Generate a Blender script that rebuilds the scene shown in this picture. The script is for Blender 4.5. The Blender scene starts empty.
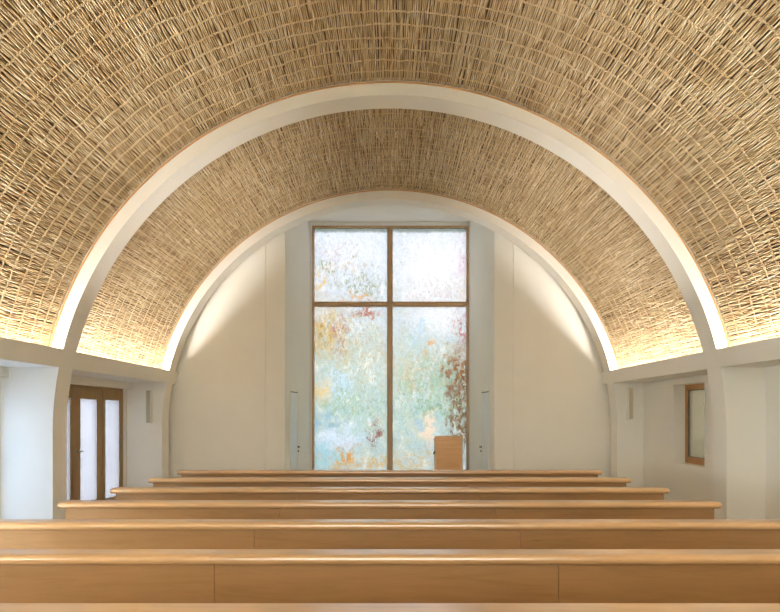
import bpy, bmesh, math, random
import numpy as np
from math import pi, sin, cos, sqrt, radians
from mathutils import Vector, Matrix

random.seed(7)
rng = np.random.default_rng(11)
S = bpy.context.scene
COL = S.collection

# ------------------------------------------------------------------ measures (metres)
F = 583.0            # focal length in pixels of the 780 px frame
EYE = 1.55
CEN = 1.34           # height of the vault's axis
R = 4.0              # inner radius of the ribs
RW = 4.18            # radius of the woven vault
RIBS = [-3.07, 0.26, 3.59, 6.92, 10.25]      # front faces of the ribs along y
RT = 0.30            # rib depth
XL, XR = -4.62, 4.46 # aisle walls
BEAM_B, BEAM_T = 2.11, 2.325
BEAM_X = 3.885
BACK_Y = 10.72
REAR_Y = -3.3

# ------------------------------------------------------------------ materials
def new_mat(name):
    m = bpy.data.materials.new(name); m.use_nodes = True
    nt = m.node_tree; nt.nodes.clear()
    out = nt.nodes.new('ShaderNodeOutputMaterial')
    return m, nt, out

def principled(nt, out, color=(.8,.8,.8), rough=.5, metal=0.0, coat=0.0, coat_rough=.1, spec=.5):
    p = nt.nodes.new('ShaderNodeBsdfPrincipled')
    p.inputs['Base Color'].default_value = (*color, 1)
    p.inputs['Roughness'].default_value = rough
    p.inputs['Metallic'].default_value = metal
    p.inputs['Coat Weight'].default_value = coat
    p.inputs['Coat Roughness'].default_value = coat_rough
    p.inputs['Specular IOR Level'].default_value = spec
    nt.links.new(p.outputs[0], out.inputs['Surface'])
    return p

def tex_coord(nt, scale=(1,1,1), kind='Object', loc=None):
    tc = nt.nodes.new('ShaderNodeTexCoord'); mp = nt.nodes.new('ShaderNodeMapping')
    mp.inputs['Scale'].default_value = scale
    if loc is not None: mp.inputs['Location'].default_value = loc
    nt.links.new(tc.outputs[kind], mp.inputs['Vector'])
    return mp

def noise(nt, vec, scale, detail=3, rough=.5, dist=0.0):
    n = nt.nodes.new('ShaderNodeTexNoise')
    n.inputs['Scale'].default_value = scale; n.inputs['Detail'].default_value = detail
    n.inputs['Roughness'].default_value = rough; n.inputs['Distortion'].default_value = dist
    nt.links.new(vec, n.inputs['Vector'])
    return n

def ramp(nt, fac, stops):
    r = nt.nodes.new('ShaderNodeValToRGB'); e = r.color_ramp.elements
    while len(e) < len(stops): e.new(0.5)
    for el, (p, c) in zip(e, stops):
        el.position = p; el.color = (*c, 1)
    nt.links.new(fac, r.inputs['Fac'])
    return r

def math_n(nt, op, a, b=None, clamp=False):
    n = nt.nodes.new('ShaderNodeMath'); n.operation = op; n.use_clamp = clamp
    for i, v in enumerate((a, b)):
        if v is None: continue
        if isinstance(v, (int, float)): n.inputs[i].default_value = v
        else: nt.links.new(v, n.inputs[i])
    return n.outputs[0]

def bump(nt, h, p, strength=.2, dist=.01):
    b = nt.nodes.new('ShaderNodeBump'); b.inputs['Strength'].default_value = strength
    b.inputs['Distance'].default_value = dist
    nt.links.new(h, b.inputs['Height']); nt.links.new(b.outputs[0], p.inputs['Normal'])

def mat_plaster(name, col):
    m, nt, out = new_mat(name)
    p = principled(nt, out, col, .85, spec=.25)
    mp = tex_coord(nt)
    n = noise(nt, mp.outputs[0], 1.3, 4)
    c0 = tuple(v*.975 for v in col); c1 = tuple(min(1, v*1.02) for v in col)
    r = ramp(nt, n.outputs['Fac'], [(.3, c0), (.7, c1)])
    nt.links.new(r.outputs[0], p.inputs['Base Color'])
    n2 = noise(nt, mp.outputs[0], 90, 4)
    bump(nt, n2.outputs['Fac'], p, .12, .003)
    return m

def mat_wood(name, base, dark, gscale=(1.2, 14, 14), coat=.0, rough=.4, var=.1, coat_rough=.2):
    """grain runs along object x by default"""
    m, nt, out = new_mat(name)
    p = principled(nt, out, base, rough, coat=coat, coat_rough=coat_rough)
    mp = tex_coord(nt, gscale)
    oi = nt.nodes.new('ShaderNodeObjectInfo')
    off = nt.nodes.new('ShaderNodeVectorMath'); off.operation = 'ADD'
    cmb = nt.nodes.new('ShaderNodeCombineXYZ')
    rr = math_n(nt, 'MULTIPLY', oi.outputs['Random'], 37.0)
    for i in range(3): nt.links.new(rr, cmb.inputs[i])
    nt.links.new(mp.outputs[0], off.inputs[0]); nt.links.new(cmb.outputs[0], off.inputs[1])
    n = noise(nt, off.outputs[0], 1.6, 6, .6, .8)
    n2 = noise(nt, off.outputs[0], 9, 3, .6, .2)
    mx = math_n(nt, 'ADD', math_n(nt, 'MULTIPLY', n.outputs['Fac'], .75), math_n(nt, 'MULTIPLY', n2.outputs['Fac'], .25))
    r = ramp(nt, mx, [(.32, dark), (.5, base), (.68, tuple(min(1, v*1.1) for v in base))])
    hs = nt.nodes.new('ShaderNodeHueSaturation')
    v = math_n(nt, 'ADD', math_n(nt, 'MULTIPLY', oi.outputs['Random'], 2*var), 1-var)
    nt.links.new(v, hs.inputs['Value']); nt.links.new(r.outputs[0], hs.inputs['Color'])
    # small knots
    vo = nt.nodes.new('ShaderNodeTexVoronoi'); vo.inputs['Scale'].default_value = .55
    nt.links.new(off.outputs[0], vo.inputs['Vector'])
    kn = ramp(nt, vo.outputs['Distance'], [(.0, (.35,.25,.2)), (.035, (1,1,1))])
    ml = nt.nodes.new('ShaderNodeMixRGB'); ml.blend_type = 'MULTIPLY'; ml.inputs[0].default_value = .8
    nt.links.new(hs.outputs[0], ml.inputs[1]); nt.links.new(kn.outputs[0], ml.inputs[2])
    nt.links.new(ml.outputs[0], p.inputs['Base Color'])
    bump(nt, mx, p, .03, .002)
    return m

def mat_simple(name, col, rough=.5, metal=0.0):
    m, nt, out = new_mat(name)
    p = principled(nt, out, col, rough, metal)
    n = noise(nt, tex_coord(nt).outputs[0], 30, 2)
    r = ramp(nt, n.outputs['Fac'], [(.3, tuple(v*.93 for v in col)), (.7, col)])
    nt.links.new(r.outputs[0], p.inputs['Base Color'])
    return m

PLASTER = mat_plaster('white_plaster', (.81, .795, .735))
BEAMPL = PLASTER
WOOD = mat_wood('beech_wood', (.60, .345, .145), (.50, .275, .105), coat=1.0, coat_rough=.25, rough=.35, var=.035)
for n_ in WOOD.node_tree.nodes:
    if n_.type == 'BSDF_PRINCIPLED': n_.inputs['Coat IOR'].default_value = 2.2
PANEL = mat_wood('shaded_beech', (.36, .185, .065), (.31, .155, .05), coat=.3, coat_rough=.25, rough=.45, var=.03)  # beech darkened, the shade below the rails is put into the colour
LECT = mat_wood('brightened_beech', (.68, .40, .18), (.60, .33, .13), coat=.3, coat_rough=.25, rough=.45, var=.01)  # beech lightened in colour to offset the lectern's backlighting
OAKW = mat_wood('window_oak', (.46, .29, .14), (.36, .21, .09), gscale=(14, 14, 1.2), var=.03)  # oak lightened in colour to offset the backlit window bars
OAK = mat_wood('oak_joinery', (.34, .215, .08), (.26, .15, .05), gscale=(14, 14, 1.2), var=.03)
CHERRY = mat_wood('reddish_joinery', (.43, .225, .085), (.33, .16, .055), gscale=(14, 14, 1.2), var=.03)
COPPER = mat_simple('orange_wood_trim', (.66, .38, .15), .6)
STEEL = mat_simple('brushed_steel', (.42, .40, .36), .35, .9)
DARK = mat_simple('dark_metal', (.12, .09, .07), .5, .3)
SPK_W = mat_simple('white_housing', (.80, .79, .76), .4)
GASKET = mat_simple('dark_gasket', (.10, .09, .07), .7)

def mat_grille():
    m, nt, out = new_mat('speaker_grille')
    p = principled(nt, out, (.5,.46,.36), .6)
    mp = tex_coord(nt, (60, 60, 60))
    w = nt.nodes.new('ShaderNodeTexWave'); w.bands_direction = 'Z'; w.inputs['Scale'].default_value = .42
    nt.links.new(mp.outputs[0], w.inputs['Vector'])
    r = ramp(nt, w.outputs['Fac'], [(.2, (.34,.30,.20)), (.6, (.56,.52,.40))])
    nt.links.new(r.outputs[0], p.inputs['Base Color'])
    return m
GRILLE = mat_grille()

def mat_floor():
    m, nt, out = new_mat('stone_floor')
    p = principled(nt, out, (.4,.37,.33), .35)
    mp = tex_coord(nt)
    b = nt.nodes.new('ShaderNodeTexBrick'); b.inputs['Scale'].default_value = 1.2
    b.inputs['Color1'].default_value = (.54,.45,.31,1); b.inputs['Color2'].default_value = (.58,.48,.33,1)
    b.inputs['Mortar'].default_value = (.3,.28,.25,1); b.inputs['Mortar Size'].default_value = .006
    nt.links.new(mp.outputs[0], b.inputs['Vector']); nt.links.new(b.outputs['Color'], p.inputs['Base Color'])
    return m
STONE = mat_floor()

def mat_weave():
    m, nt, out = new_mat('woven_willow')
    p = principled(nt, out, (.5,.36,.2), .55, spec=.35)
    a = nt.nodes.new('ShaderNodeAttribute'); a.attribute_name = 'tint'
    mp = tex_coord(nt, (1, 1, 1))
    n = noise(nt, mp.outputs[0], 1.1, 3)
    n2 = noise(nt, mp.outputs[0], 45, 2)
    t = math_n(nt, 'ADD', a.outputs['Fac'], math_n(nt, 'MULTIPLY', math_n(nt, 'SUBTRACT', n.outputs['Fac'], .5), .35))
    t = math_n(nt, 'ADD', t, math_n(nt, 'MULTIPLY', math_n(nt, 'SUBTRACT', n2.outputs['Fac'], .5), .3))
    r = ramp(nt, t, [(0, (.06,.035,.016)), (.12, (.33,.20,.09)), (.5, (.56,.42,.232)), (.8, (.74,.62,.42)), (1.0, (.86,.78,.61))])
    nt.links.new(r.outputs[0], p.inputs['Base Color'])
    return m
WEAVE = mat_weave()

def mat_frosted(name, col, clear=.5, gloss=.06):
    m, nt, out = new_mat(name)
    tr = nt.nodes.new('ShaderNodeBsdfTransparent'); tl = nt.nodes.new('ShaderNodeBsdfTranslucent')
    gl = nt.nodes.new('ShaderNodeBsdfGlossy'); gl.inputs['Roughness'].default_value = .15
    mp = tex_coord(nt, (1, 1, 1))
    w = noise(nt, tex_coord(nt, (9, 9, .05)).outputs[0], 3.0, 2)
    r = ramp(nt, w.outputs['Fac'], [(.35, tuple(c*.93 for c in col)), (.65, col)])
    for s in (tr, tl): nt.links.new(r.outputs[0], s.inputs['Color'])
    mx = nt.nodes.new('ShaderNodeMixShader'); mx.inputs[0].default_value = 1-clear
    nt.links.new(tr.outputs[0], mx.inputs[1]); nt.links.new(tl.outputs[0], mx.inputs[2])
    m2 = nt.nodes.new('ShaderNodeMixShader'); m2.inputs[0].default_value = gloss
    nt.links.new(mx.outputs[0], m2.inputs[1]); nt.links.new(gl.outputs[0], m2.inputs[2])
    nt.links.new(m2.outputs[0], out.inputs['Surface'])
    return m
WORLD = 15.0
def mat_body():
    m, nt, out = new_mat('glass_body')
    tr = nt.nodes.new('ShaderNodeBsdfTransparent'); tr.inputs[0].default_value = (1, 1, 1, 1)
    nt.links.new(tr.outputs[0], out.inputs['Surface'])
    return m
BODY = mat_body()
def pane_obj(dims, mat, parent, axis, side):
    """a sheet of glass whose coating sits on one face: axis 0/1, side -1/+1"""
    o = box_obj('pane', dims, mat, parent)
    o.data.materials.append(BODY)
    for f in o.data.polygons:
        f.material_index = 0 if f.normal[axis]*side > .9 else 1
    return o
FROST = mat_frosted('frosted_door_glass', (.038, .035, .0365), .15)
MID = mat_frosted('light_frosted_glass', (.105, .13, .17), .3)  # unseen panes, tint shaped for cool light on the fin wall
CLEAR = mat_frosted('clear_door_glass', (.85, .81, .70), .97)  # unseen panes, made clear and warm-tinted to light the hall
AMBER = mat_frosted('fill_window_glass', (.19, .168, .138), .97)  # warm tint for the light of the added rear window
BLIND = mat_frosted('small_window_glass', (.014, .0105, .0058), .3, .06)
SIDE_FROST = mat_simple('pale_blue_glass', (.70, .73, .73), .35)

# ------------------------------------------------------------------ art glass
def mat_art():
    m, nt, out = new_mat('painted_art_glass')
    tc = nt.nodes.new('ShaderNodeTexCoord')
    sep = nt.nodes.new('ShaderNodeSeparateXYZ'); nt.links.new(tc.outputs['Object'], sep.inputs[0])
    X, Z = sep.outputs['X'], sep.outputs['Z']     # metres from the window's centre / above its sill
    obj = tc.outputs['Object']
    mpA = nt.nodes.new('ShaderNodeMapping'); mpA.inputs['Rotation'].default_value = (0, radians(35), 0)
    mpA.inputs['Scale'].default_value = (1.6, 1, 1.0); nt.links.new(obj, mpA.inputs['Vector'])
    # warped coordinates for blobs
    nw = noise(nt, obj, 3.2, 8, .78)
    wv = nt.nodes.new('ShaderNodeVectorMath'); wv.operation = 'SUBTRACT'
    nt.links.new(nw.outputs['Color'], wv.inputs[0]); wv.inputs[1].default_value = (.5,.5,.5)
    ws = nt.nodes.new('ShaderNodeVectorMath'); ws.operation = 'SCALE'; ws.inputs['Scale'].default_value = 1.35
    nt.links.new(wv.outputs[0], ws.inputs[0])
    wa = nt.nodes.new('ShaderNodeVectorMath'); wa.operation = 'ADD'
    nt.links.new(obj, wa.inputs[0]); nt.links.new(ws.outputs[0], wa.inputs[1])
    sw = nt.nodes.new('ShaderNodeSeparateXYZ'); nt.links.new(wa.outputs[0], sw.inputs[0])
    WX, WZ = sw.outputs['X'], sw.outputs['Z']
    def blob(cx, cz, rx, rz, soft=.6):
        dx = math_n(nt, 'DIVIDE', math_n(nt, 'SUBTRACT', WX, cx), rx)
        dz = math_n(nt, 'DIVIDE', math_n(nt, 'SUBTRACT', WZ, cz), rz)
        d = math_n(nt, 'SQRT', math_n(nt, 'ADD', math_n(nt, 'MULTIPLY', dx, dx), math_n(nt, 'MULTIPLY', dz, dz)))
        mr = nt.nodes.new('ShaderNodeMapRange'); mr.interpolation_type = 'SMOOTHSTEP'
        mr.inputs['From Min'].default_value = 1+soft*.5; mr.inputs['From Max'].default_value = 1-soft
        nt.links.new(d, mr.inputs['Value'])
        return mr.outputs[0]
    def speck(scale, lo, hi, seed=0, detail=5, rot=True, rough=.7):
        src = mpA.outputs[0] if rot else obj
        o = nt.nodes.new('ShaderNodeVectorMath'); o.operation = 'ADD'; o.inputs[1].default_value = (seed*3.1, seed*1.7, seed*2.3)
        nt.links.new(src, o.inputs[0])
        n = noise(nt, o.outputs[0], scale, detail, rough, .6)
        mr = nt.nodes.new('ShaderNodeMapRange'); mr.inputs['From Min'].default_value = lo; mr.inputs['From Max'].default_value = hi
        nt.links.new(n.outputs['Fac'], mr.inputs['Value'])
        return mr.outputs[0]
    cur = [None]
    def lay(col, mask, amt=1.0, mask2=None):
        f = mask if mask2 is None else math_n(nt, 'MULTIPLY', mask, mask2)
        f = math_n(nt, 'MULTIPLY', f, amt, True)
        mx = nt.nodes.new('ShaderNodeMixRGB'); nt.links.new(f, mx.inputs[0])
        nt.links.new(cur[0], mx.inputs[1]); mx.inputs[2].default_value = (*col, 1)
        cur[0] = mx.outputs[0]
    # vertical base: pale blue-green below, near white above
    zn = math_n(nt, 'DIVIDE', Z, 5.0)
    base = ramp(nt, zn, [(.0, (.60,.70,.72)), (.30, (.50,.62,.60)), (.55, (.60,.66,.65)), (.70, (.68,.72,.77)), (.95, (.72,.76,.82))])
    cur[0] = base.outputs[0]
    # Z: 0 is the sill (0.25 m above floor); photo y 469->.09, 306->3.73, 226->5.5
    def PX(px): return (px-389.7)*13.0/F
    def PZ(py): return EYE - (py-414.5)*13.0/F - .25
    def at(px, py, rx, ry, soft=.6): return blob(PX(px), PZ(py), rx*13/F, ry*13/F, soft)
    fine = speck(7.5, .47, .58, 1); fine2 = speck(11, .49, .59, 2); fine3 = speck(9, .48, .58, 3); med = speck(4, .44, .54, 4)
    fine4 = speck(13, .52, .60, 5, rot=False); fine5 = speck(6, .47, .57, 6)
    # whites / pale clouds
    every = at(390, 400, 200, 110, .4)
    lay((.74,.66,.46), speck(1.8, .50, .68, 21, detail=8), .55, every)
    lay((.44,.58,.50), speck(2.1, .52, .68, 22, detail=8), .55, every)
    lay((.50,.68,.80), speck(1.6, .52, .70, 23, detail=8), .5, every)
    lay((.92,.93,.92), speck(3.0, .50, .66, 24, detail=8), .6)
    lay((.60,.56,.46), speck(7, .54, .68, 25, detail=8), .35)
    lay((.46,.52,.50), speck(9, .54, .66, 26, rot=False, detail=8), .30)
    lay((.90,.88,.88), at(432, 270, 44, 42, .8), .75)
    lay((.66,.68,.70), at(405, 262, 16, 40, .8), .5, speck(5, .45, .6, 51, detail=8))
    lay((.62,.50,.44), at(440, 290, 34, 16, .8), .45, fine3)
    lay((.9,.88,.87), at(440, 318, 24, 18, .8), .6)
    lay((.93,.93,.97), at(350, 250, 30, 25, .9), .4)
    # blues
    lay((.36,.53,.66), at(330, 420, 20, 14), .75, speck(5, .42, .56, 7))
    lay((.60,.75,.88), at(338, 385, 16, 18, .6), .8, speck(4, .40, .56, 31, detail=8))
    lay((.42,.70,.80), at(325, 460, 22, 18), .7, speck(4, .44, .58, 8))
    lay((.72,.80,.92), at(340, 440, 30, 10, .8), .8)
    lay((.48,.68,.85), at(423, 324, 3, 8), .7)
    lay((.40,.56,.74), at(418, 424, 6, 12), .6)
    # greens
    lay((.38,.50,.34), at(430, 385, 40, 32, .8), .75, fine5)
    lay((.40,.52,.30), at(342, 406, 22, 16), .6, fine)
    lay((.40,.50,.36), at(385, 425, 26, 30, .8), .6, fine2)
    lay((.22,.36,.20), at(430, 410, 18, 8, .6), .8, fine3)
    lay((.42,.58,.52), at(445, 380, 20, 18, .6), .6)
    lay((.24,.36,.26), at(446, 372, 12, 14), .7, fine2)
    lay((.45,.50,.28), at(330, 345, 26, 30, .8), .4, fine3)
    lay((.34,.36,.20), at(366, 288, 30, 14, .7), .7, fine2)
    lay((.34,.36,.20), at(326, 264, 16, 9, .7), .75, fine)
    # ochres
    lay((.74,.50,.18), at(322, 332, 26, 32, .8), .75, speck(4.5, .40, .58, 9, detail=8))
    lay((.40,.30,.10), at(320, 334, 20, 26, .8), .8, speck(8, .50, .62, 33, detail=6))
    lay((.82,.62,.32), at(320, 390, 12, 14, .7), .8, speck(4, .42, .58, 32, detail=8))
    lay((.72,.36,.10), at(346, 462, 15, 18, .7), .9, speck(5, .46, .56, 10))
    lay((.76,.48,.16), at(375, 464, 34, 10, .6), .6, fine3)
    lay((.78,.50,.16), at(415, 462, 30, 12, .6), .7, fine4)
    lay((.62,.46,.26), at(420, 376, 30, 26, .8), .55, fine)
    lay((.60,.48,.30), at(372, 360, 30, 34, .9), .5, fine3)
    lay((.74,.40,.16), at(433, 351, 5, 9), .7, med)
    lay((.74,.42,.16), at(345, 266, 28, 5, .6), .55, fine2)
    lay((.80,.54,.20), at(318, 286, 8, 16, .7), .9, fine)
    lay((.62,.42,.16), at(345, 330, 40, 30, .8), .7, speck(9, .52, .64, 34))
    lay((.50,.44,.34), at(350, 275, 40, 30, .9), .8, speck(8, .53, .66, 35))
    lay((.46,.34,.22), at(385, 380, 60, 60, .8), .6, speck(10, .56, .68, 36))
    lay((.28,.34,.28), at(400, 410, 60, 40, .8), .7, speck(9, .56, .68, 37))
    lay((.70,.46,.16), at(390, 465, 80, 12, .7), .8, speck(9, .50, .60, 38))
    lay((.78,.44,.20), at(352, 297, 24, 4, .6), .7, med)
    lay((.90,.70,.55), at(430, 430, 5, 22, .7), .75)
    lay((.84,.62,.42), at(463, 290, 10, 14), .5, fine2)
    # reds, browns, purples
    lay((.48,.22,.24), at(340, 333, 9, 26, .7), .7, fine)
    lay((.45,.14,.08), at(366, 312, 18, 5, .6), .8, med)
    lay((.62,.36,.40), at(330, 250, 26, 10, .7), .45, fine2)
    lay((.62,.34,.34), at(426, 298, 30, 6, .7), .45, fine2)
    lay((.55,.20,.26), at(462, 328, 10, 22, .7), .8, fine)
    lay((.66,.38,.50), at(464, 256, 10, 24, .8), .55, speck(5, .42, .58, 11))
    lay((.36,.15,.05), at(457, 372, 15, 26, .7), .95, speck(7, .44, .54, 12, detail=8))
    lay((.16,.08,.05), at(460, 385, 12, 45, .7), .85, speck(9, .52, .60, 39, detail=6))
    lay((.40,.24,.10), at(450, 352, 10, 8, .6), .7, fine)
    lay((.26,.15,.08), at(459, 422, 14, 36, .7), .9, speck(7, .44, .54, 13, detail=8))
    lay((.30,.34,.14), at(456, 405, 16, 24, .7), .6, speck(6, .48, .60, 40, detail=7))
    lay((.30,.14,.10), at(456, 392, 8, 7, .6), .8, fine5)
    lay((.30,.12,.12), at(374, 434, 7, 10, .7), .85, speck(6, .42, .52, 14))
    lay((.50,.28,.16), at(388, 352, 8, 16, .7), .5, fine5)
    lay((.40,.16,.06), at(468, 260, 2, 30, .9), .5, fine)
    lay((.40,.22,.08), at(461, 366, 12, 26, .5), .6, speck(12, .46, .56, 61))
    lay((.26,.17,.09), at(461, 408, 11, 34, .5), .55, speck(12, .47, .57, 62))
    # overall dark flecks
    lay((.30,.32,.28), speck(13, .60, .70, 15), .6)
    lay((.44,.42,.34), speck(9, .58, .68, 16, rot=True), .35, at(380, 380, 110, 90, .5))
    # clear unpainted strip along the very top, seen against greenery outside
    rag = math_n(nt, 'ADD', Z, math_n(nt, 'MULTIPLY', math_n(nt, 'SUBTRACT', noise(nt, obj, 9, 3).outputs['Fac'], .5), .08))
    mr = nt.nodes.new('ShaderNodeMapRange'); mr.inputs['From Min'].default_value = PZ(233); mr.inputs['From Max'].default_value = PZ(230.5)
    nt.links.new(rag, mr.inputs['Value'])
    lay((.27,.31,.27), mr.outputs[0], .85)
    grain = ramp(nt, noise(nt, obj, 22, 4, .7).outputs['Fac'], [(.36, (.90,.90,.89)), (.5, (.98,.98,.98)), (.62, (1.03,1.03,1.03))])
    gr = nt.nodes.new('ShaderNodeMixRGB'); gr.blend_type = 'MULTIPLY'; gr.inputs[0].default_value = 1
    nt.links.new(cur[0], gr.inputs[1]); nt.links.new(grain.outputs[0], gr.inputs[2])
    ga = nt.nodes.new('ShaderNodeGamma'); ga.inputs['Gamma'].default_value = 1.28; nt.links.new(gr.outputs[0], ga.inputs[0])
    cur[0] = ga.outputs[0]
    hs = nt.nodes.new('ShaderNodeMixRGB'); hs.blend_type = 'MULTIPLY'; hs.inputs[0].default_value = 1
    nt.links.new(cur[0], hs.inputs[1]); hs.inputs[2].default_value = (ART_G*1.12, ART_G, ART_G*.9, 1)
    tr = nt.nodes.new('ShaderNodeBsdfTransparent'); tl = nt.nodes.new('ShaderNodeBsdfTranslucent')
    gl = nt.nodes.new('ShaderNodeBsdfGlossy'); gl.inputs['Roughness'].default_value = .25
    for s in (tr, tl): nt.links.new(hs.outputs[0], s.inputs['Color'])
    mx = nt.nodes.new('ShaderNodeMixShader'); mx.inputs[0].default_value = .85
    nt.links.new(tr.outputs[0], mx.inputs[1]); nt.links.new(tl.outputs[0], mx.inputs[2])
    m2 = nt.nodes.new('ShaderNodeMixShader'); m2.inputs[0].default_value = .03
    nt.links.new(mx.outputs[0], m2.inputs[1]); nt.links.new(gl.outputs[0], m2.inputs[2])
    nt.links.new(m2.outputs[0], out.inputs['Surface'])
    return m
ART_G = .047
ART = mat_art()

# ------------------------------------------------------------------ mesh helpers
def bm_box(bm, x0, x1, y0, y1, z0, z1):
    c = [bm.verts.new(p) for p in ((x0,y0,z0),(x1,y0,z0),(x1,y1,z0),(x0,y1,z0),(x0,y0,z1),(x1,y0,z1),(x1,y1,z1),(x0,y1,z1))]
    for f in ((0,3,2,1),(4,5,6,7),(0,1,5,4),(1,2,6,5),(2,3,7,6),(3,0,4,7)):
        bm.faces.new([c[i] for i in f])

def bm_prism(bm, pts, axis, a0, a1):
    """extrude a polygon. axis 'y': pts are (x,z); axis 'x': pts are (y,z); axis 'z': pts are (x,y)"""
    def mk(p, a):
        return {'y': (p[0], a, p[1]), 'x': (a, p[0], p[1]), 'z': (p[0], p[1], a)}[axis]
    A = [bm.verts.new(mk(p, a0)) for p in pts]; B = [bm.verts.new(mk(p, a1)) for p in pts]
    n = len(pts)
    bm.faces.new(A[::-1]); bm.faces.new(B)
    for i in range(n):
        j = (i+1) % n
        bm.faces.new((A[i], A[j], B[j], B[i]))

def bm_cyl(bm, p0, p1, r, n=12):
    p0, p1 = Vector(p0), Vector(p1); d = (p1-p0).normalized()
    a = d.orthogonal().normalized(); b = d.cross(a)
    A = [bm.verts.new(p0 + r*(cos(2*pi*i/n)*a + sin(2*pi*i/n)*b)) for i in range(n)]
    B = [bm.verts.new(p1 + r*(cos(2*pi*i/n)*a + sin(2*pi*i/n)*b)) for i in range(n)]
    bm.faces.new(A[::-1]); bm.faces.new(B)
    for i in range(n):
        j = (i+1) % n
        bm.faces.new((A[i], A[j], B[j], B[i]))

def make(name, bm, mat, parent=None, bevel=0.0, smooth=False, loc=None, struct=False):
    bmesh.ops.recalc_face_normals(bm, faces=bm.faces[:])
    me = bpy.data.meshes.new(name); bm.to_mesh(me); bm.free()
    me.materials.append(mat)
    o = bpy.data.objects.new(name, me); COL.objects.link(o)
    if parent is not None: o.parent = parent
    if loc is not None: o.location = loc
    if bevel:
        b = o.modifiers.new('bevel', 'BEVEL'); b.width = bevel; b.segments = 3; b.limit_method = 'ANGLE'
    if smooth:
        for f in me.polygons: f.use_smooth = True
    if struct: o['kind'] = 'structure'
    return o

def box_obj(name, dims, mat, parent=None, bevel=0.0, struct=False):
    bm = bmesh.new()
    for d in (dims if isinstance(dims, list) else [dims]): bm_box(bm, *d)
    return make(name, bm, mat, parent, bevel, struct=struct)

# ------------------------------------------------------------------ floor, bounce platform, ground
box_obj('floor', (XL-.4, XR+.4, REAR_Y-.3, 13.3, -.12, 0), STONE, struct=True)
PALE = mat_simple('bounce_stone', (.74, .72, .68), .4)
box_obj('floor', (-3.9, 3.9, 8.6, 13.0, .0, .15), PALE, struct=True)  # unseen platform added to bounce light up onto the niche reveals
GROUND = mat_simple('pale_gravel', (.6,.6,.57), .9)
box_obj('ground', (-40, 40, -40, 40, -.4, -.13), GROUND, struct=True)

# ------------------------------------------------------------------ ribs (arch + fin walls)
def rib(name, y0):
    bm = bmesh.new()
    y1 = y0+RT
    # arch: cross-section in (radius, y), swept from beam to beam
    sec = [(R, y0), (R+.108, y0), (R+.108, y0+.014), (R+.30, y0+.014), (R+.30, y1-.014), (R+.108, y1-.014), (R+.108, y1), (R, y1)]
    th0 = math.asin((2.2-CEN)/R)
    N = 128
    rings = []
    for i in range(N+1):
        a = th0 + (pi-2*th0)*i/N
        rings.append([bm.verts.new((r*cos(a), y, CEN+r*sin(a))) for r, y in sec])
    for i in range(N):
        for k in range(len(sec)):
            l = (k+1) % len(sec)
            bm.faces.new((rings[i][k], rings[i+1][k], rings[i+1][l], rings[i][l]))
    bm.faces.new(rings[0]); bm.faces.new(rings[-1][::-1])
    # fin walls
    for s, xo in ((-1, XL-.1), (1, XR+.1)):
        pts = [(s*R, 0)]
        for i in range(17):
            h = (2.2-CEN)*i/16
            pts.append((s*sqrt(R*R-h*h), CEN+h))
        pts += [(xo, 2.2), (xo, 0)]
        bm_prism(bm, pts, 'y', y0, y1)
    o = make(name, bm, PLASTER, struct=True)
    for f in o.data.polygons: f.use_smooth = False
    # orange timber edging where the weave meets the rib
    bm = bmesh.new()
    ring = []
    tht = math.asin((BEAM_T-.1-CEN)/4.16)
    for i in range(N+1):
        a = tht + (pi-2*tht)*i/N
        ring.append([bm.verts.new((r*cos(a), y, CEN+r*sin(a))) for r, y in ((4.152, y0-.006), (4.163, y0-.006), (4.163, y0+.013), (4.152, y0+.013))])
    for i in range(N):
        for k in range(4):
            l = (k+1) % 4
            bm.faces.new((ring[i][k], ring[i+1][k], ring[i+1][l], ring[i][l]))
    bm.faces.new(ring[0]); bm.faces.new(ring[-1][::-1])
    make('edging', bm, COPPER, o)
    return o
for i, y in enumerate(RIBS): rib('trim_%d' % (i+1), y)

# ------------------------------------------------------------------ beams, aisle ceilings
for side, xw, n in ((-1, XL, 6), (1, XR, 7)):
    bm = bmesh.new()
    face = [(side*sqrt(R*R-(BEAM_B+(BEAM_T-BEAM_B)*k/4-CEN)**2), BEAM_B+(BEAM_T-BEAM_B)*k/4) for k in range(5)]
    prof = face + [(face[-1][0]+side*.010, BEAM_T), (face[0][0]+side*.012, BEAM_B+.03), (xw+side*.35, BEAM_B+.03), (xw+side*.35, BEAM_B)]
    segs = [REAR_Y] + [v for r0 in RIBS for v in (r0, r0+RT)] + [BACK_Y]
    for a, b in zip(segs[0::2], segs[1::2]): bm_prism(bm, prof, 'y', a, b)
    make('trim_%d' % n, bm, PLASTER, struct=True)

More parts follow.
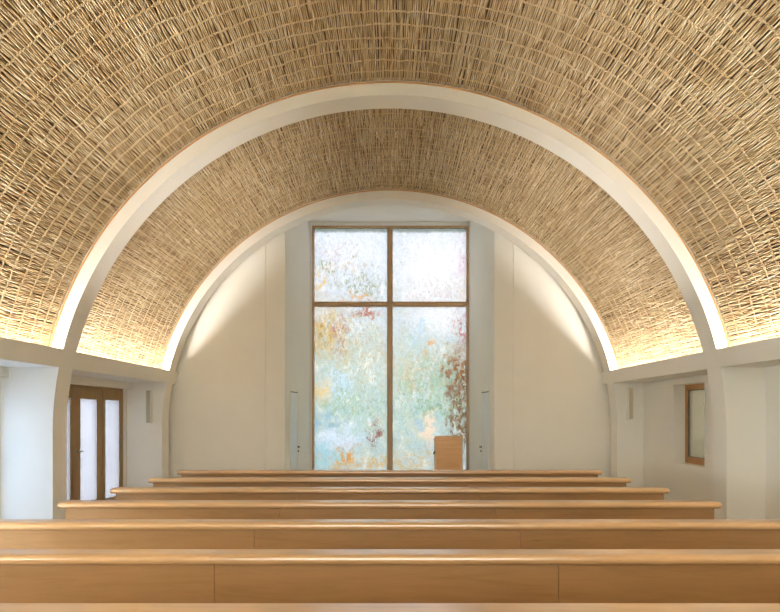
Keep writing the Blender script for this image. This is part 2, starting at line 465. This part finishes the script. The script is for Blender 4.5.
# ------------------------------------------------------------------ woven vault
def weave_mesh(y0, y1):
    th_max = radians(78.7)
    spacing = .0185
    nr = int(2*th_max*RW/spacing)
    weft_dy = .1985
    off = .055
    def smooth(n, w):
        a = rng.normal(size=n+2*w); kk = np.ones(w)/w
        return np.convolve(a, kk, 'same')[w:w+n]*sqrt(w)
    th = -th_max + (np.arange(nr)+.5)/nr*2*th_max + rng.normal(size=nr)*.0022/RW
    V = []; Fc = []; T = []
    base = 0
    # weft rows: each wanders up and down by a centimetre or so
    M = nr*2
    rows = []
    y = y0+off
    while y < y1-.02:
        rows.append((y, smooth(nr, 40)*.008 + smooth(nr, 9)*.0075))
        y += weft_dy + rng.normal()*.005
    # rods
    cross = [(-.0094, .003), (-.0068, -.0042), (0, -.0078), (.0068, -.0042), (.0094, .003)]
    nc = len(cross)
    lift = .0062
    clump = [smooth(nr, 4)*.0030 for _ in range(len(rows)+2)]
    sign = 1
    for i in range(nr):
        sign = -sign if rng.random() < .82 else sign
        wy = [r[0]+r[1][i] for r in rows]
        ys = [y0]; ph = [0.0]; jt = [clump[0][i]+rng.normal()*.0025]
        prev = y0
        for k, w_ in enumerate(wy):
            j1 = clump[k+1][i]+rng.normal()*.0027
            for q in (1/3, 2/3):
                ys.append(prev+(w_-prev)*q); ph.append(k-1+q+0.0 if k else q); jt.append(jt_prev*(1-q)+j1*q if k else j1)
            ys.append(w_); ph.append(float(k)); jt.append(j1)
            prev = w_; jt_prev = j1
        ys.append(y1); ph.append(len(wy)-.5); jt.append(jt_prev)
        ys = np.clip(np.array(ys), y0, y1); ph = np.array(ph); jt = np.array(jt)+rng.normal(size=len(jt))*.0006
        J = len(ys)
        rad = RW + np.cos(pi*ph)*sign*lift + rng.normal(size=J)*.0012 + rng.normal()*.0012
        w = rng.uniform(.74, .98)
        t0_ = rng.normal(.57, .06)
        nseg = len(wy)+2; tcell = np.clip(t0_ + rng.normal(size=nseg)*.15, .08, .98)
        ang = th[i]+jt/RW
        for j in range(J):
            ca, sa = cos(ang[j]), sin(ang[j])
            for dx, dr in cross:
                r = rad[j]+dr*w
                V.append((r*sa + dx*w*ca, ys[j], CEN + r*ca - dx*w*sa)); T.append(tcell[min(nseg-1, max(0, int(ph[j]+1.5)))])
        for j in range(J-1):
            b = base + j*nc
            for c in range(nc-1):
                Fc.append((b+c, b+c+1, b+nc+c+1, b+nc+c))
        base += J*nc
    # wefts: two twined canes per row
    thw = np.linspace(-th_max, th_max, M+1)
    idx = np.clip((np.arange(M+1)/2).astype(int), 0, nr-1)
    for (yr, wig) in rows:
        for half in (0, 1):
            tint = np.clip(rng.normal(.57, .06), .35, .95)
            al = np.arange(M+1)
            p0 = pi*al/2.0 + half*pi
            yy = yr + wig[idx] + np.sin(p0)*.004 + (half-.5)*.009 + smooth(M+1, 4)*.0015
            rr = RW - .0078 + np.cos(p0)*.0042 + smooth(M+1, 3)*.0016
            sec = [(-.0058, .004), (-.0036, -.0042), (.0036, -.0042), (.0058, .004)]
            for q in range(M+1):
                sa, ca = sin(thw[q]), cos(thw[q])
                for dy, dr in sec:
                    r = rr[q]+dr
                    V.append((r*sa, min(max(yy[q]+dy, y0), y1), CEN+r*ca)); T.append(tint)
            for q in range(M):
                b = base+q*4
                for c in range(3):
                    Fc.append((b+c, b+4+c, b+4+c+1, b+c+1))
            base += (M+1)*4
    NB = 160  # backing sheet coloured near black, standing in for shade between the rods
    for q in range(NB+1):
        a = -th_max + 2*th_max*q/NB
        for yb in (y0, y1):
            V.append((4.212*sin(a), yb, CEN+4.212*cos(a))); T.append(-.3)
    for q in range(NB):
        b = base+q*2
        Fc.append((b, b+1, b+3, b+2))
    me = bpy.data.meshes.new('ceiling')
    V = np.array(V, dtype=np.float32); Fa = np.array(Fc, dtype=np.int32)
    me.vertices.add(len(V)); me.vertices.foreach_set('co', V.ravel())
    me.loops.add(Fa.size); me.loops.foreach_set('vertex_index', Fa.ravel())
    me.polygons.add(len(Fa)); me.polygons.foreach_set('loop_start', np.arange(0, Fa.size, 4, dtype=np.int32))
    me.update(calc_edges=True)
    at = me.attributes.new('tint', 'FLOAT', 'POINT'); at.data.foreach_set('value', np.array(T, dtype=np.float32))
    me.polygons.foreach_set('use_smooth', np.ones(len(Fa), dtype=bool))
    me.materials.append(WEAVE)
    me.validate()
    return me

def ceiling_obj(me, y):
    o = bpy.data.objects.new('ceiling', me); COL.objects.link(o); o['kind'] = 'structure'
    o.location.y = y
    return o
for y in (RIBS[2]+RT, RIBS[3]+RT):
    me = weave_mesh(0, 3.03); ceiling_obj(me, y)
ceiling_obj(me, RIBS[0]+RT); ceiling_obj(me, RIBS[1]+RT)
# plaster shell over everything (roof), so that no sky leaks in
bm = bmesh.new()
rings = []
N = 96
for i in range(N+1):
    a = -radians(79) + 2*radians(79)*i/N
    rings.append([bm.verts.new((r*sin(a), y, CEN+r*cos(a))) for r, y in ((4.22, REAR_Y-.2), (4.45, REAR_Y-.2), (4.45, BACK_Y+.2), (4.22, BACK_Y+.2))])
for i in range(N):
    for k in range(4):
        l = (k+1) % 4
        bm.faces.new((rings[i][k], rings[i+1][k], rings[i+1][l], rings[i][l]))
bm.faces.new(rings[0]); bm.faces.new(rings[-1][::-1])
make('ceiling', bm, PLASTER, struct=True)

# ------------------------------------------------------------------ aisle walls
LINT_B = EYE+.445
def wall_with_holes(name, x0, x1, holes, z_top, extra=()):
    """solid boxes around the holes; holes = (y0,y1,z0,z1) sorted"""
    bm = bmesh.new(); y = REAR_Y-.2
    for (a, b, c, d) in holes:
        bm_box(bm, x0, x1, y, a, 0, z_top)
        if c > 0: bm_box(bm, x0, x1, a, b, 0, c)
        bm_box(bm, x0, x1, a, b, d, z_top)
        y = b
    bm_box(bm, x0, x1, y, BACK_Y+.2, 0, z_top)
    for e in extra: bm_box(bm, *e)
    return make(name, bm, PLASTER, struct=True)
DY0, DY1 = 7.86, 10.20
BAYS = [RIBS[1]-3.33, RIBS[1], RIBS[2], RIBS[3]]
doors_y = [(DY0-3.33*k, DY1-3.33*k) for k in (3, 2, 1, 0)]
lintels = []
for r0 in RIBS[:-1]:
    lintels.append((XL, XL+.10, r0+RT, r0+3.33, LINT_B, BEAM_B))
wall_with_holes('wall_left', XL-.3, XL, [(a, b, 0, LINT_B) for a, b in doors_y], 2.5, lintels)
WZ0, WZ1 = EYE-.756, EYE+.463
WY0, WY1 = 8.26, 9.16
wins_y = [(WY0-3.33*k, WY1-3.33*k) for k in (3, 2, 1, 0)]
wall_with_holes('wall_right', XR, XR+.3, [(a, b, WZ0, WZ1) for a, b in wins_y], 2.5)

# ------------------------------------------------------------------ glazed doors, left aisle
def portal(name, loc, rot, sx, sy):
    l = bpy.data.lights.new(name, 'AREA'); l.shape = 'RECTANGLE'; l.size = sx; l.size_y = sy
    l.cycles.is_portal = True
    o = bpy.data.objects.new(name, l); COL.objects.link(o); o.location = loc; o.rotation_euler = rot
    return o

def glazed_door(idx, y0, y1, glass):
    """frame in the wall's thickness, plane facing +x; local x is world x"""
    e = bpy.data.objects.new('door_%d' % idx, None); COL.objects.link(e); e['kind'] = 'structure'
    e.location = (XL-.045, y0, 0)
    L = y1-y0; H = LINT_B; d0, d1 = -.09, 0.0
    # y positions measured from y0, as in the photo: 7.86 .. 10.20
    p0, p1 = .12, .69            # side light pane
    l0, l1 = .70, 1.63           # leaf
    q0, q1 = 1.71, 2.22
    top = H-.001
    def fr(a, b, z0, z1, dd=0): return (d0, d1+dd, a, b, z0, z1)
    box_obj('frame', [fr(0, .12, 0, top), fr(.69, .73, 0, top), fr(1.625, 1.71, 0, top), fr(2.235, L, 0, top),
                      fr(.12, .69, top-.20, top), fr(.73, 1.625, top-.055, top), fr(1.71, 2.235, top-.20, top),
                      fr(.12, .69, 0, .16), fr(1.71, 2.235, 0, .16),
                      (-.12, -.09, .68, .80, 0, top), (-.12, -.09, 1.58, 1.70, 0, top), (-.12, -.09, .80, 1.58, top-.12, top), (-.12, -.09, .80, 1.58, 0, .12)], OAK, e, .004)
    leaf = box_obj('leaf', [fr(.735, .95, .02, top-.0555, -.008), fr(1.47, 1.62, .02, top-.0555, -.008),
                            fr(.95, 1.47, top-.205, top-.0555, -.008), fr(.95, 1.47, .02, .2, -.008)], OAK, e, .004)
    pane_obj((-.035, -.022, .95, 1.47, .2, top-.205), glass, leaf, 0, 1)
    pane_obj((-.035, -.022, .12, .69, .16, top-.20), glass, e, 0, 1)
    pane_obj((-.035, -.022, 1.71, 2.235, .16, top-.20), glass, e, 0, 1)
    # lever handle with rosette and key plate
    hz = 1.0; hy = .80
    bm = bmesh.new()
    bm_cyl(bm, (-.012, hy, hz), (0.0, hy, hz), .026, 20)
    bm_cyl(bm, (0, hy, hz), (.05, hy, hz), .010, 12)
    bm_cyl(bm, (.045, hy-.008, hz), (.045, hy+.12, hz), .010, 12)
    make('handle', bm, STEEL, leaf, smooth=False)
    bm = bmesh.new()
    bm_cyl(bm, (-.012, hy, hz-.10), (.002, hy, hz-.10), .020, 20)
    bm_box(bm, 0, .012, hy-.006, hy+.006, hz-.125, hz-.085)
    make('key_plate', bm, STEEL, leaf)
    return e
for k, (a, b) in enumerate(doors_y[::-1]):
    glazed_door(k+1, a, b, (FROST, MID, CLEAR, CLEAR)[k])
    portal('daylight', (XL-.32, (a+b)/2, 1.0), (0, radians(-90), 0), 2.0, 2.3)

# ------------------------------------------------------------------ small windows, right aisle
def side_window(idx, y0, y1):
    e = bpy.data.objects.new('window_%d' % idx, None); COL.objects.link(e); e['kind'] = 'structure'
    e.location = (XR+.18, y0, WZ0)
    L = y1-y0; H = WZ1-WZ0
    z0, z1 = .0, H
    def fr(a, b, c, d): return (0, .07, a, b, c, d)
    box_obj('frame', [fr(0, .07, 0, H), fr(L-.07, L, 0, H), fr(.07, L-.07, 0, .10), fr(.07, L-.07, H-.085, H)], CHERRY, e, .004)
    box_obj('gasket', [(.012, .05, .07, .08, .10, H-.085), (.012, .05, L-.08, L-.07, .10, H-.085), (.012, .05, .08, L-.08, .10, .108), (.012, .05, .08, L-.08, H-.093, H-.085)], GASKET, e)
    pane_obj((.03, .038, .08, L-.08, .108, H-.093), BLIND, e, 0, -1)
    return e
for k, (a, b) in enumerate(wins_y[::-1]):
    side_window(k+2, a, b)
# ------------------------------------------------------------------ chancel: back wall with deep window niche
NY1 = 13.0                       # window plane
bx0 = (389.7-265.3)*BACK_Y/F     # outer edge of the first splay
ny0 = BACK_Y+.06
nx0 = (389.7-285)*ny0/F          # where the niche begins
nx1 = 79.4*NY1/F                 # at the window
NZ0, NZ1 = EYE+214.5*BACK_Y/F+.02, EYE+192.5*NY1/F
TOPZ = 6.3
bm = bmesh.new()
for s in (-1, 1):
    # plan polygon (x, y): flat wall, shallow splay, niche reveal
    pts = [(s*4.9, BACK_Y), (s*bx0, BACK_Y), (s*(bx0-.015), BACK_Y+.012), (s*nx0, ny0), (s*nx1, NY1), (s*nx1, NY1+.2), (s*4.9, NY1+.2)]
    bm_prism(bm, pts, 'z', 0, TOPZ)
# header over the niche
pts = [(BACK_Y, NZ0), (NY1, NZ1), (NY1+.2, NZ1), (NY1+.2, TOPZ), (BACK_Y, TOPZ)]
bm_prism(bm, pts, 'x', -bx0, bx0)
# sill wall under the window
bm_box(bm, -nx1, nx1, NY1-.02, NY1+.2, 0, .25)
make('wall_back', bm, PLASTER, struct=True)
# rear wall (behind the camera) with an unseen tall window added for frontal light
rw = (-2.2, 2.2, .6, 4.85)
bm = bmesh.new()
bm_box(bm, -5, rw[0], REAR_Y-.3, REAR_Y, 0, 6); bm_box(bm, rw[1], 5, REAR_Y-.3, REAR_Y, 0, 6)
bm_box(bm, rw[0], rw[1], REAR_Y-.3, REAR_Y, 0, rw[2]); bm_box(bm, rw[0], rw[1], REAR_Y-.3, REAR_Y, rw[3], 6)
make('wall_rear', bm, PLASTER, struct=True)
e = bpy.data.objects.new('window_6', None); COL.objects.link(e); e['kind'] = 'structure'; e.location = (0, REAR_Y-.2, 0)
box_obj('frame', [(rw[0], rw[0]+.06, -.04, .04, rw[2], rw[3]), (rw[1]-.06, rw[1], -.04, .04, rw[2], rw[3]), (-.04, .04, -.04, .04, rw[2], rw[3]),
                  (rw[0], rw[1], -.04, .04, rw[3]-.06, rw[3]), (rw[0], rw[1], -.04, .04, rw[2], rw[2]+.06)], OAK, e)
pane_obj((rw[0]+.06, rw[1]-.06, -.006, .006, rw[2]+.06, rw[3]-.06), AMBER, e, 1, 1)
portal('daylight', (0, REAR_Y-.32, (rw[2]+rw[3])/2), (radians(90), 0, 0), 4.3, 4.2)

# ------------------------------------------------------------------ the art glass window
wz0 = .25
e = bpy.data.objects.new('window_1', None); COL.objects.link(e); e['kind'] = 'structure'
e.location = (0, NY1, wz0)
def wx(px): return (px-389.7)*NY1/F
def wz(py): return EYE-(py-414.5)*NY1/F - wz0
xl, xr = wx(312.2), wx(468.4); zt = wz(226.2)
zm0, zm1 = wz(306.6), wz(301.6)
mx0, mx1 = wx(387.2), wx(392.6)
box_obj('surround', [(-nx1+.001, xl, -.03, .1, 0, zt), (xr, nx1-.001, -.03, .1, 0, zt), (-nx1+.001, nx1-.001, -.03, .1, zt, NZ1-wz0-.001)], SPK_W, e)
FRW = .045
box_obj('frame', [(xl, xl+FRW, -.04, .06, 0, zt), (xr-FRW, xr, -.04, .06, 0, zt), (xl+FRW, xr-FRW, -.04, .06, zt-FRW, zt), (xl+FRW, xr-FRW, -.04, .06, 0, .06)], OAKW, e, .003)
mc = (mx0+mx1)/2; zc = (zm0+zm1)/2
mull = box_obj('mullion', [(mx0, mx1, -.0, .06, .06, zt-FRW), (mc-.026, mc+.026, -.05, 0, .06, zt-FRW)], OAKW, e, .003)
box_obj('transom', [(xl+FRW, mx0, -.0, .06, zm0, zm1), (mx1, xr-FRW, -.0, .06, zm0, zm1),
                    (xl+FRW, mc-.026, -.05, 0, zc-.026, zc+.026), (mc+.026, xr-FRW, -.05, 0, zc-.026, zc+.026)], OAKW, e, .003)
for (a, b, c, d) in ((xl+FRW, mx0, .06, zm0), (mx1, xr-FRW, .06, zm0), (xl+FRW, mx0, zm1, zt-FRW), (mx1, xr-FRW, zm1, zt-FRW)):
    pane_obj((a, b, .03, .036, c, d), ART, e, 1, -1)
portal('daylight', (0, NY1+.22, wz0+zt/2), (radians(-90), 0, 0), 3.4, zt)

# ------------------------------------------------------------------ slim doors in the niche reveals
def niche_door(idx, s):
    e = bpy.data.objects.new('door_%d' % idx, None); COL.objects.link(e); e['kind'] = 'structure'
    A = Vector((s*nx0, ny0)); B = Vector((s*nx1, NY1)); D = (B-A); 
    def t_of(rpx):      # where the ray at rpx pixels from centre meets the reveal
        k = rpx/F
        return (abs(A.x)-k*A.y)/(k*D.y-(abs(B.x)-abs(A.x)))
    Ln = D.length; u = D.normalized()
    e.location = (A.x, A.y, 0); e.rotation_euler = (0, 0, math.atan2(u.y, u.x))
    # local x runs along the reveal away from the hall; local y normal into the niche is sign n
    n = 1 if s < 0 else -1
    n = -n if False else n
    # for the left reveal, +local y points to -x (into the wall)
    into = -1 if s < 0 else 1    # direction (local y) towards the open niche
    a = t_of(99.5)*Ln; b = t_of(92.9)*Ln; c = t_of(90.0)*Ln
    H = 2.04
    def bx(x0, x1, d0, d1, z0, z1):
        y = sorted((into*d0, into*d1)); return (x0, x1, y[0], y[1], z0, z1)
    leaf = box_obj('leaf', [bx(a-.02, a, .0, .012, 0, H+.03), bx(b, c, 0, .012, 0, H+.03), bx(a, b, 0, .012, H-.0, H+.03)], PLASTER, e)
    box_obj('pane', bx(a, b, 0, .006, .02, H-.06), SIDE_FROST, e)
    box_obj('transom_bar', bx(a, b, 0, .02, H-.06, H-.045), GASKET, e)
    hx = b+.05; hz = EYE-(446.8-414.5)*(A.y+u.y*hx)/F
    bm = bmesh.new()
    bm_cyl(bm, (hx, into*.012, hz), (hx, into*.018, hz), .026, 16)
    bm_cyl(bm, (hx, into*.018, hz), (hx, into*.055, hz), .010, 12)
    bm_cyl(bm, (hx-.09, into*.05, hz), (hx+.01, into*.05, hz), .010, 12)
    make('handle', bm, DARK, leaf)
    bm = bmesh.new(); bm_cyl(bm, (hx, into*.012, hz-.085), (hx, into*.03, hz-.085), .018, 16)
    make('key_plate', bm, DARK, leaf)
niche_door(5, -1)
niche_door(6, 1)

# ------------------------------------------------------------------ lectern
def thing(name, label, cat, loc=(0,0,0), group=None):
    o = bpy.data.objects.new(name, None); COL.objects.link(o); o.location = loc
    o['label'] = label; o['category'] = cat
    if group: o['group'] = group
    return o
LY = 11.2
lx0, lx1 = (435.6-389.7)*LY/F, (462.4-389.7)*LY/F
lw = lx1-lx0; lh = EYE-.15-(437.2-414.5)*LY/F
t = thing('lectern', 'pale wooden box lectern in front of the painted window, right of its central mullion', 'lectern', ((lx0+lx1)/2, LY, .15))
hw = lw/2
box_obj('front_panel', (-hw, hw, 0, .025, .0, lh), LECT, t, .003)
for s in (-1, 1):
    xs = sorted((s*hw, s*(hw-.025)))
    bm = bmesh.new()
    bm_prism(bm, [(.026, 0), (.42, 0), (.42, lh-.10), (.026, lh-.002)], 'x', xs[0], xs[1])
    make('side_panel', bm, LECT, t, .002)
bm = bmesh.new()
bm_prism(bm, [(-.005, lh+.001), (.44, lh-.10), (.44, lh-.075), (-.005, lh+.026)], 'x', -hw-.005, hw+.005)
make('reading_top', bm, LECT, t, .003)
box_obj('shelf', (-hw+.026, hw-.026, .026, .40, .72, .74), LECT, t)
# small dark hook on its left side
bm = bmesh.new()
bm_cyl(bm, (-hw-.03, .04, EYE-.15-(452.6-414.5)*LY/F), (-hw, .04, EYE-.15-(451.6-414.5)*LY/F), .018, 12)
bmesh.ops.create_icosphere(bm, subdivisions=2, radius=.026, matrix=Matrix.Translation((-hw-.03, .04, EYE-.15-(453-414.5)*LY/F)))
o = make('hook', bm, DARK, t); o['label'] = 'small dark hook on the left side'

# ------------------------------------------------------------------ column speakers on the fin walls
def speaker(px0, px1, py0, py1, label):
    y = RIBS[4]; d = .085
    yf = y-d
    x0, x1 = (px0-389.7)*yf/F, (px1-389.7)*yf/F
    z0, z1 = EYE-(py1-414.5)*yf/F, EYE-(py0-414.5)*yf/F
    cx = (x0+x1)/2; w = (x1-x0)/2; h = z1-z0
    t = thing('column_speaker', label, 'speaker', (cx, y, z0), 'column speakers beside the far arch')
    box_obj('housing', [(-w, w, -d+.012, 0, 0, h), (-w, -w+.008, -d, -d+.012, 0, h), (w-.008, w, -d, -d+.012, 0, h),
                        (-w+.008, w-.008, -d, -d+.012, 0, .012), (-w+.008, w-.008, -d, -d+.012, h-.012, h)], SPK_W, t, .002)
    box_obj('grille', (-w+.009, w-.009, -d+.003, -d+.0125, .013, h-.013), GRILLE, t)
speaker(145.6, 150.7, 389.8, 423.6, 'slim white column speaker with tan grille, right of the glazed wooden door')
speaker(628.8, 633.6, 386.8, 419.6, 'slim column speaker on the shaded wall left of the small recessed window')

# ------------------------------------------------------------------ pews
HWID = 2.648
PTOP = EYE-.70
def cap_bm(x0, x1, end0, end1):
    """rounded top rail: flat top, bull-nosed towards the camera side (y=0) and at the free ends"""
    D, Tk, r = .142, .050, .024
    bm = bmesh.new()
    prof = []
    for i in range(25):
        a = pi/2 + pi*i/24
        prof.append((r + r*cos(a), PTOP-Tk/2 + (Tk/2)*sin(a)))
    prof += [(D-.006, PTOP-Tk), (D, PTOP-Tk+.006), (D, PTOP-.006), (D-.006, PTOP)]
    cy, cz = D/2, PTOP-Tk/2
    secs = [(x0, 0), (x1, 0)]
    if end0: secs = [(x0, .016), (x0+.003, .009), (x0+.009, .003), (x0+.018, 0)] + secs[1:]
    if end1: secs = secs[:-1] + [(x1-.018, 0), (x1-.009, .003), (x1-.003, .009), (x1, .016)]
    rings = []
    for x, ins in secs:
        rings.append([bm.verts.new((x, cy+(p[0]-cy)*(1-ins/(D/2)), cz+(p[1]-cz)*(1-ins/(Tk/2)))) for p in prof])
    n = len(prof)
    for a, b in zip(rings, rings[1:]):
        for k in range(n): bm.faces.new((a[k], a[(k+1) % n], b[(k+1) % n], b[k]))
    bm.faces.new(rings[0]); bm.faces.new(rings[-1][::-1])
    return bm
def make_pew(label):
    t = thing('pew', label, 'pew', (0,0,0), 'rows of pews facing the painted window')
    j = [-HWID, -.90, .84, HWID]
    for i in range(3):
        bm = cap_bm(j[i]+(.0001 if i else 0), j[i+1]-(.0001 if i < 2 else 0), i == 0, i == 2)
        o = make('top_rail', bm, WOOD, t)
    jp = [-HWID+.045, -.885, .853, HWID-.045]
    for i in range(3):
        box_obj('back_panel', (jp[i]+.0012*(i > 0), jp[i+1]-.0012*(i < 2), .045, .070, .12, PTOP-.0505), PANEL, t, .0008)
    box_obj('seat', (-HWID+.045, HWID-.045, .075, .50, .41, .445), PANEL, t, .008)
    for x in (-HWID+.045, -.885-.02, .853-.02, HWID-.045-.04):
        bm = bmesh.new()
        bm_prism(bm, [(.0705, 0), (.44, 0), (.44, .41), (.15, .41), (.15, .445), (.12, PTOP-.0505), (.0705, PTOP-.0505)], 'x', x, x+.04)
        make('leg', bm, PANEL, t, .002)
    return t
def copy_tree(o, parent=None):
    c = o.copy(); COL.objects.link(c)
    if parent is not None: c.parent = parent
    for ch in [k for k in bpy.data.objects if k.parent == o and k.name != c.name]:
        copy_tree(ch, c)
    return c
PL = ['farthest pew, its rail just below the foot of the painted window',
      'second pew from the front of the hall, one row nearer than the farthest',
      'third pew from the window, its left rail end in front of the wooden glazed door',
      'fourth pew, the nearest one whose two rail ends both show, overlapping the near arch pillars',
      'fifth pew from the window, first row whose ends run past the picture edges',
      'sixth pew from the window, with the tallest visible beech back panel',
      'nearest pew, only its pale top edge showing along the bottom of the picture']
pews_y = [7.235-.868*i for i in range(7)]
p0 = make_pew(PL[0]); p0.location.y = pews_y[0]
kids = [k for k in bpy.data.objects if k.parent == p0]
for i in range(1, 7):
    c = p0.copy(); COL.objects.link(c); c.location.y = pews_y[i]; c['label'] = PL[i]
    for k in kids:
        d = k.copy(); COL.objects.link(d); d.parent = c

# ------------------------------------------------------------------ lights
def area(name, loc, rot, sx, sy, power, col):
    l = bpy.data.lights.new(name, 'AREA'); l.shape = 'RECTANGLE'; l.size = sx; l.size_y = sy
    l.energy = power; l.color = col
    o = bpy.data.objects.new(name, l); COL.objects.link(o); o.location = loc; o.rotation_euler = rot
    return o
LED = (1.0, .92, .855)
for r0 in RIBS[:-1]:
    k_ = 1.35 if r0 == RIBS[3] else .8      # stronger in the last bay to lift its vault, weaker elsewhere
    for s in (-1, 1):
        # strip in the cove behind the beam, shining upwards
        area('cove_light', (s*3.972, r0+RT+1.515, 2.222), (0, radians(180 + s*-30), 0), .02, 2.99, 6.5, LED)
        # second strip, added to brighten the vault without clipping the nearby weave
        l = area('cove_light', (s*3.955, r0+RT+1.515, 2.24), (0, radians(180 + s*-50), 0), .03, 2.99, 25*k_, LED)
        l.data.spread = radians(140)

w = bpy.data.worlds.new('world'); S.world = w; w.use_nodes = True
bg = w.node_tree.nodes['Background']; bg.inputs[0].default_value = (.76, .88, 1.0, 1); bg.inputs[1].default_value = WORLD

# ------------------------------------------------------------------ camera
cam = bpy.data.cameras.new('camera'); co = bpy.data.objects.new('camera', cam); COL.objects.link(co)
co.location = (0, 0, EYE); co.rotation_euler = (radians(90), 0, 0)
cam.sensor_width = 36; cam.lens = F/780*36
cam.shift_y = (414.5-306)/780; cam.shift_x = .3/780
cam.clip_start = .05
S.camera = co
S.view_settings.view_transform = 'Standard'; S.view_settings.look = 'None'
S.view_settings.gamma = 1; S.view_settings.use_curve_mapping = False
S.view_settings.exposure = 1.43
S.cycles.use_denoising = True
S.cycles.max_bounces = 14; S.cycles.diffuse_bounces = 8; S.cycles.transparent_max_bounces = 16
S.cycles.sample_clamp_indirect = 6
